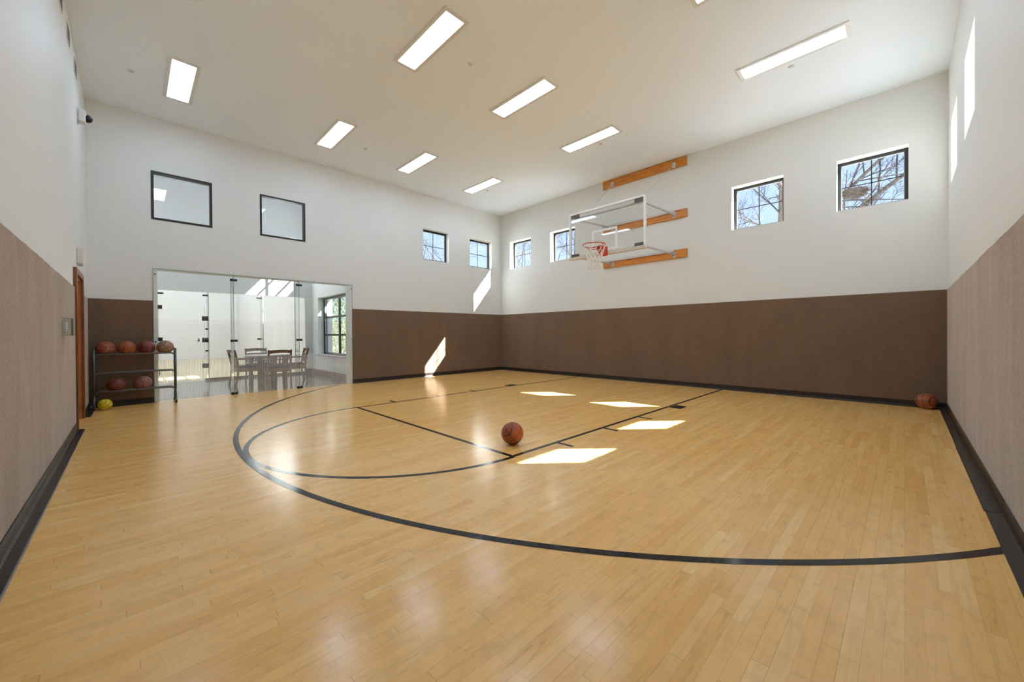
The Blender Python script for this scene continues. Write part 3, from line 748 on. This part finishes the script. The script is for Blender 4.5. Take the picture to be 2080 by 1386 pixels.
for z in (.903, .592, .285):
    for y in (yf, yb):
        def rail(b):
            r = .07; pts = [(RL, y, z-r*1.0)]
            for k in range(7):
                a = PI-PI/2*k/6; pts.append((RL+r+r*math.cos(a), y, z-r+r*math.sin(a)))
            for k in range(7):
                a = PI/2-PI/2*k/6; pts.append((RRt-r+r*math.cos(a), y, z-r+r*math.sin(a)))
            b.tube(pts, .0125, 10)
        rp(rail, 'shelf_rail')

BR = .121
def ball(loc, m, rot, label, r=BR, group='basketballs in the gym'):
    o = MB().sphere((0, 0, 0), r, 4).build('basketball', m); o.location = loc; o.rotation_euler = rot
    return tag(o, label, 'ball', group)
B1 = ball_mat('worn_orange_rubber', (.33, .075, .018), (.03, .012, .008), .25)
B2 = ball_mat('orange_rubber_pale_seam', (.28, .065, .022), (.42, .26, .15), .2)
B3 = ball_mat('bright_orange_rubber', (.34, .090, .022), (.035, .015, .01), .2)
B4 = ball_mat('dark_red_brown_rubber', (.19, .042, .025), (.03, .012, .01), .25)
B5 = ball_mat('bleached_tan_rubber', (.36, .20, .12), (.05, .03, .02), .6)
B6 = ball_mat('faded_pink_brown_rubber', (.28, .11, .085), (.02, .01, .01), .6)
B7 = ball_mat('orange_rubber_grey_band', (.36, .085, .020), (.02, .01, .01), .5)
B8 = ball_mat('yellow_rubber', (.80, .62, .02), (.16, .12, .01), .1)
ball((2.96, 3.01, BR), B1, (.5, .75, -.3), 'orange basketball alone near the free throw line corner')
ball((8.80, -.235, BR), B7, (.1, .05, 1.2), 'orange basketball in the far right corner on the floor')
zt = .903+math.sqrt((BR+.0125)**2-.085**2); zl = .285+math.sqrt((BR+.0125)**2-.085**2)
yb_ = 9.39
ball((-.305, yb_, zt), B2, (.2, .1, .9), 'orange basketball with a pale seam, leftmost on the top rail')
ball((-.058, yb_, zt), B3, (1.1, .5, .6), 'bright orange basketball, second from left on the top rail')
ball((.188, yb_, zt), B4, (0, .08, .15), 'dark reddish basketball, third from left on the top rail')
ball((.437, yb_, zt), B5, (.3, .9, .3), 'bleached tan basketball at the right end of the top rail')
ball((-.185, yb_, zl), B4, (.9, .9, .3), 'dark reddish basketball on the bottom rail, left one')
ball((.140, yb_, zl), B6, (.75, .1, .75), 'faded pinkish basketball with black seams on the bottom rail')
ball((-.315, 9.21, .088), B8, (.2, .9, .5), 'small yellow ball on the floor under the rack', .088)

# ---------------------------------------------------------------- left wall: door, guard box, alarm, camera, vents
dr = empty('door_1', (XL, (DY0+DY1)/2, 0)); S(dr, 'orange brown wooden door with reddish casing in the left wall'); O = dr.location
gb(lambda q: (q.box((XL+.0, DY0-.082, 0), (XL+.034, DY0-.002, DZ+.075), .003), q.box((XL+.0, DY1+.002, 0), (XL+.034, DY1+.082, DZ+.075), .003), q.box((XL+.0, DY0-.002, DZ), (XL+.034, DY1+.002, DZ+.075), .003)), 'door_casing', M['casing'], dr, O)
gb(lambda q: (q.box((XL-.20, DY0-.001, 0), (XL+.002, DY0+.022, DZ)), q.box((XL-.20, DY1-.022, 0), (XL+.002, DY1+.001, DZ)), q.box((XL-.20, DY0+.022, DZ-.022), (XL+.002, DY1-.022, DZ+.001))), 'door_jamb', M['doorwood'], dr, O)
def leaf(q):
    q.box((XL-.11, DY0+.025, .008), (XL-.068, DY1-.025, DZ-.026))
    for y0, y1 in ((DY0+.12, (DY0+DY1)/2-.05), ((DY0+DY1)/2+.05, DY1-.12)):
        for z0, z1 in ((.22, .95), (1.1, 1.9)): q.box((XL-.069, y0, z0), (XL-.060, y1, z1), .004)
df = gb(leaf, 'door_leaf', M['doorwood'], dr, O)
gb(lambda q: (q.lathe([(.028, 0), (.028, .006), (.012, .008), (.012, .045), (.026, .05), (.028, .065), (.018, .075)], (XL-.068, DY0+.10, .98), 18, Matrix.Rotation(PI/2, 3, 'Y'))), 'door_knob', M['chrome'], df, O)

tgd = empty('thermostat_guard', (XL+.012, 6.24, 1.215)); tag(tgd, 'clear plastic guard box over a white thermostat on the left wall carpet', 'thermostat'); O = tgd.location
gw, gh, gd = .125, .19, .068
def acr(q):
    x0, x1, y0, y1, z0, z1 = 0, gd, -gw, gw, 0, gh; t = .003
    q.box((x0, y0, z0), (x1, y0+t, z1)); q.box((x0, y1-t, z0), (x1, y1, z1)); q.box((x0, y0+t, z0), (x1, y1-t, z0+t)); q.box((x0, y0+t, z1-t), (x1, y1-t, z1)); q.box((x1-t, y0+t, z0+t), (x1, y1-t, z1-t))
MB_ = MB(); acr(MB_); MB_.build('guard_cover', M['acrylic'], tgd)
q = MB()
for y in (-gw, gw-.004):
    for z in (0, gh-.004): q.box((.001, y, z), (gd+.001, y+.004, z+.004))
for y in (-gw, gw-.004): q.box((gd-.002, y, 0), (gd+.001, y+.004, gh))
for z in (0, gh-.004): q.box((gd-.002, -gw, z), (gd+.001, gw, z+.004))
q.build('cover_edge', M['bead'], tgd)
MB().box((.001, -.07, .045), (.032, .02, .145), .006).build('thermostat', M['plastic'], tgd)
MB().tube([(.004, .04, .095), (.05, .04, .095)], .008, 10).build('lock', M['chrome'], tgd)

al = empty('alarm_box', (XL, 8.05, 2.19)); tag(al, 'white rectangular box on the left wall above the door', 'alarm')
MB().box((.001, -.05, .03), (.062, .06, .245), .006).build('housing', M['plastic'], al)
MB().box((.008, -.042, .0), (.056, .052, .030), .006).build('lens', M['bead'], al)

cam_ = empty('security_camera', (XL, 8.36, 4.30)); tag(cam_, 'white wall box with a black lens high in the left corner', 'camera')
MB().box((.001, -.09, -.005), (.010, .09, .18), .003).build('mounting_plate', M['white_metal'], cam_)
MB().box((.012, -.08, .005), (.085, .08, .17), .012).build('camera_body', M['plastic'], cam_)
MB().lathe([(.058, 0), (.058, .012), (.052, .035), (.034, .058), (.012, .068)], (.085, 0, .085), 24, Matrix.Rotation(PI/2+.35, 3, 'Y')).build('lens_dome', M['black_metal'], cam_)

vt = empty('wall_vent', (XL, 6.48, 4.92))
MB().box((.0005, -.14, -.10), (.008, .14, .10), .002).build('vent_frame', M['paint'], vt)
q = MB()
for k in range(7): q.box((.0081, -.12, -.082+k*.025), (.012, .12, -.072+k*.025))
q.build('louvre', M['greyplastic'], vt)
tag(vt, 'grey louvred vent high on the left wall, nearest the camera of three', 'vent', 'vents high on the left wall')
dup(vt, (XL, 7.22, 4.92), 0, 'grey louvred vent high on the left wall, middle of three')
dup(vt, (XL, 8.07, 4.92), 0, 'grey louvred vent high on the left wall, closest to the corner of three')

# ---------------------------------------------------------------- outdoors
tag(MB().box((-30, -40, -.6), (70, 70, -.3)).build('ground', M['lawn']), 'pale paving around the building', kind='structure')
S(MB().box((4.7, 10.2, -.3), (30, 60, -.26)).build('lawn', M['lawn2']), 'grass strip outside the lounge window')
class Tree:
    def __init__(s, seed, side=5): s.r = random.Random(seed); s.a = MB(); s.t = MB(); s.n = 0
    def limb(s, p, q, r0, r1, depth, kids=7, wob=.06, spread=1.0):
        r = s.r; p, q = Vector(p), Vector(q); d = q-p; ln = d.length; n = max(3, int(ln/.35)) if depth < 3 else 3
        pts = []
        for i in range(n+1):
            t = i/n; o = Vector((r.uniform(-1, 1), r.uniform(-1, 1), r.uniform(-1, 1)))*ln*wob*math.sin(PI*t if i < n else 0)
            pts.append(p+d*t+o*(.6 if 0 < i < n else 0))
        (s.a if r0 > .028 else s.t).tube(pts, r0, 8 if r0 > .06 else (5 if r0 > .015 else 3), r1, cap=False)
        s.n += 1
        if depth <= 0: return
        for k in range(kids):
            t = .22+.78*(k+r.random())/kids; i = min(n-1, int(t*n)); b = pts[i].lerp(pts[i+1], t*n-i)
            ax = d.normalized(); side = ax.orthogonal().normalized(); side.rotate(Matrix.Rotation(r.uniform(0, 2*PI), 3, ax))
            nd = (ax*r.uniform(.35, .9)+side*r.uniform(.5, 1.0)*spread+Vector((0, 0, r.uniform(.0, .45)))).normalized()
            l2 = ln*r.uniform(.32, .62)*(1.1-.5*t); rr = (r0+(r1-r0)*t)*r.uniform(.42, .62)
            if rr < .0035: rr = .0035
            s.limb(b, b+nd*l2, rr, max(.0025, rr*.35), depth-1, max(3, kids-1), wob*1.25, spread)
    def done(s, loc, label):
        root = empty('bare_tree', loc); tag(root, label, 'tree', 'bare winter trees outside the high windows')
        for mb, nm, m in ((s.a, 'trunk', M['bark']), (s.t, 'twigs', M['twig'])):
            bmesh.ops.translate(mb.bm, verts=mb.bm.verts, vec=-Vector(loc)); mb.build(nm, m, root)
        return root
# the big tree outside the two right-hand windows: limbs rise from trunk towards -y
t = Tree(11)
tx = 14.0
t.limb((tx, 2.75, -.3), (tx+.1, 2.60, 4.2), .20, .15, 0, wob=.02)
t.limb((tx+.1, 2.6, 4.15), (tx+.4, 2.9, 8.2), .13, .05, 3, 7)
t.limb((tx, 2.62, 3.7), (tx+.1, .2, 6.0), .062, .034, 3, 9, .03)
t.limb((tx+.3, 2.7, 3.2), (tx+.9, -.6, 5.9), .075, .04, 3, 8, .03)
t.limb((tx-.1, 1.6, 4.55), (tx-.3, 1.35, 6.4), .030, .010, 3, 7, .05)
t.limb((tx, 2.55, 4.2), (tx-.3, 4.4, 5.2), .035, .012, 3, 8, .05)
t.limb((tx, 2.6, 3.6), (tx+.3, 4.6, 4.9), .028, .010, 3, 8, .05)
t.limb((tx+.1, 2.5, 4.6), (tx-.2, 3.6, 6.1), .028, .010, 3, 8, .05)
t.limb((tx+.1, .9, 5.3), (tx+.2, -.5, 5.2), .02, .008, 3, 8, .05)
t.limb((tx+.6, 1.0, 4.4), (tx+.6, -.9, 5.0), .026, .009, 3, 8, .05)
t.done((tx, 2.75, -.3), 'large bare tree with leaning limbs outside the two windows right of the hoop')
ns = MB(); r = random.Random(5); nc = Vector((tx-.15, .93, 4.95))
for k in range(520):
    a, b = r.uniform(0, 2*PI), r.uniform(-1, .5)
    R_ = .235*math.sqrt(max(.05, 1-b*b*.7)); c = nc+Vector((math.cos(a)*R_*r.uniform(.5, 1), math.sin(a)*R_*r.uniform(.6, 1.15), b*.14))
    dd = Vector((-math.sin(a), math.cos(a), r.uniform(-.5, .5))); dd += Vector((r.uniform(-.6, .6), r.uniform(-.6, .6), r.uniform(-.3, .3))); dd.normalize()
    ns.tube([c-dd*r.uniform(.06, .17), c+dd*r.uniform(.06, .17)], .0045, 3, cap=False)
bmesh.ops.translate(ns.bm, verts=ns.bm.verts, vec=-nc)
tag(ns.build('bird_nest', M['nest'], loc=nc), 'round twig bird nest in the limbs outside the rightmost window', 'nest')
def gtree(seed, x, y, h, lab, lean=(0, 0)):
    t = Tree(seed); t.limb((x, y, -.3), (x+lean[0]*.3, y+lean[1]*.3, h*.38), .14, .09, 0, wob=.02)
    c = Vector((x+lean[0]*.3, y+lean[1]*.3, h*.36)); rr = random.Random(seed)
    for k in range(5):
        a = 2*PI*k/5+rr.uniform(-.3, .3)
        t.limb(c, c+Vector((math.cos(a)*h*.28+lean[0], math.sin(a)*h*.28+lean[1], h*rr.uniform(.35, .6))), .05, .014, 3, 8, .05)
    t.done((x, y, -.3), lab)
gtree(21, 14.6, 10.9, 8.0, 'bare tree outside the window partly behind the backboard')
gtree(33, 19.5, 19.0, 9.5, 'bare tree outside the hoop wall window nearest the far corner')
gtree(45, 11.6, 17.6, 8.0, 'bare tree outside the two back wall windows')
# greenery beyond the lounge window
def evergreen(seed, x, y, h, rad, lab, n=12000):
    root = empty('evergreen_tree', (x, y, -.3)); tag(root, lab, 'tree'); r = random.Random(seed)
    mb = MB(); mb.tube([(0, 0, 0), (.05, .03, h*.8)], .11, 8, .03); mb.build('trunk', M['bark'], root)
    mb = MB()
    for k in range(n):
        z = r.random()**.8*h; R_ = rad*(1-.75*z/h)*(.35+.65*r.random()**.5); a = r.uniform(0, 2*PI)
        c = Vector((R_*math.cos(a), R_*math.sin(a), .15+z)); e = Euler((r.uniform(0, 6), r.uniform(0, 6), r.uniform(0, 6))).to_matrix(); s = r.uniform(.03, .07)
        mb.face([c+e@Vector((-s, 0, 0)), c+e@Vector((0, s*.35, 0)), c+e@Vector((s, 0, .01)), c+e@Vector((0, -s*.35, 0))])
    mb.build('foliage', M['leaf'], root)
evergreen(3, 6.2, 18.2, 5.0, 1.5, 'green evergreen outside the lounge window, left half')
evergreen(4, 9.6, 21.0, 6.0, 1.8, 'green evergreen outside the lounge window, right half')
S(MB().box((4.7, 25.5, -.3), (16, 25.8, 2.1)).build('wall_outside', M['stone']), 'tan garden wall beyond the lounge window')
tb2 = empty('round_tub', (6.3, 14.9, -.3)); tag(tb2, 'round pale blue tub on the lawn outside the lounge window', 'tub')
MB().lathe([(.95, 0), (1.0, .05), (1.0, .72), (.95, .78), (.82, .78), (.80, .70)], n=40).build('tub_shell', M['tub'], tb2)
MB().lathe([(.80, .66), (.80, .69)], n=40).build('water', M['water'], tb2)

# ---------------------------------------------------------------- light
sd = Vector((-1.074, 1, -1.29)).normalized()
sl = bpy.data.lights.new('sun', 'SUN'); sl.energy = 50; sl.angle = math.radians(.53); sl.color = (.98, .98, .98)
so = bpy.data.objects.new('sun', sl); C.objects.link(so); so.rotation_euler = sd.to_track_quat('-Z', 'Y').to_euler(); so.location = (20, -12, 20)

w = bpy.data.worlds.new('sky'); bpy.context.scene.world = w; w.use_nodes = True; nt = w.node_tree; nt.nodes.clear()
tc = N(nt, 'ShaderNodeTexCoord'); sp_ = N(nt, 'ShaderNodeSeparateXYZ'); L(nt, tc.outputs['Generated'], sp_.inputs[0])
z = sp_.outputs[2]
sky = ramp(nt, z, [(0, (.62, .76, .98)), (.3, (.47, .64, .97)), (.7, (.28, .46, .90)), (1, (.2, .4, .78))])
cv = mapping(nt, tc.outputs['Generated'], (1, 1, 2.2))
cn_ = noise(nt, cv, 2.6, 6, .58, .3)
sky = mixc(nt, ramp1(nt, cn_, .46, .66), sky, (.97, .98, 1.0))
bg = N(nt, 'ShaderNodeBackground'); L(nt, sky, bg.inputs[0]); bg.inputs[1].default_value = .95
ow = N(nt, 'ShaderNodeOutputWorld'); L(nt, bg.outputs[0], ow.inputs[0])

# ---------------------------------------------------------------- camera
f, yaw, pit, rol, cy, ch_ = 785.4557, 45.4403, -.3351, -.3536, 682.7867, 1.2088
ya, pi_, ro = (math.radians(v) for v in (yaw, pit, rol))
fw = Vector((math.cos(ya), math.sin(ya), 0)); rt = Vector((math.sin(ya), -math.cos(ya), 0)); up = Vector((0, 0, 1))
F = fw*math.cos(pi_)+up*math.sin(pi_); u2 = up*math.cos(pi_)-fw*math.sin(pi_)
Rv = rt*math.cos(ro)+u2*math.sin(ro); Uv = u2*math.cos(ro)-rt*math.sin(ro)
cd = bpy.data.cameras.new('camera'); cd.sensor_width = 36; cd.lens = f/2080*36; cd.clip_start = .02; cd.clip_end = 300
cd.shift_y = (cy-693)/2080
co = bpy.data.objects.new('camera', cd); C.objects.link(co)
mw = Matrix((Rv, Uv, -F)).transposed().to_4x4(); mw.translation = (0, 0, ch_); co.matrix_world = mw
sc = bpy.context.scene; sc.camera = co
sc.view_settings.view_transform = 'Standard'; sc.view_settings.look = 'None'; sc.view_settings.gamma = 1
sc.view_settings.use_curve_mapping = False; sc.view_settings.exposure = 0.58
cy_ = sc.cycles; cy_.use_denoising = True; cy_.max_bounces = 12; cy_.diffuse_bounces = 6; cy_.glossy_bounces = 5
cy_.transparent_max_bounces = 24; cy_.transmission_bounces = 6; cy_.sample_clamp_indirect = 10; cy_.caustics_reflective = True; cy_.blur_glossy = .5; cy_.caustics_refractive = False
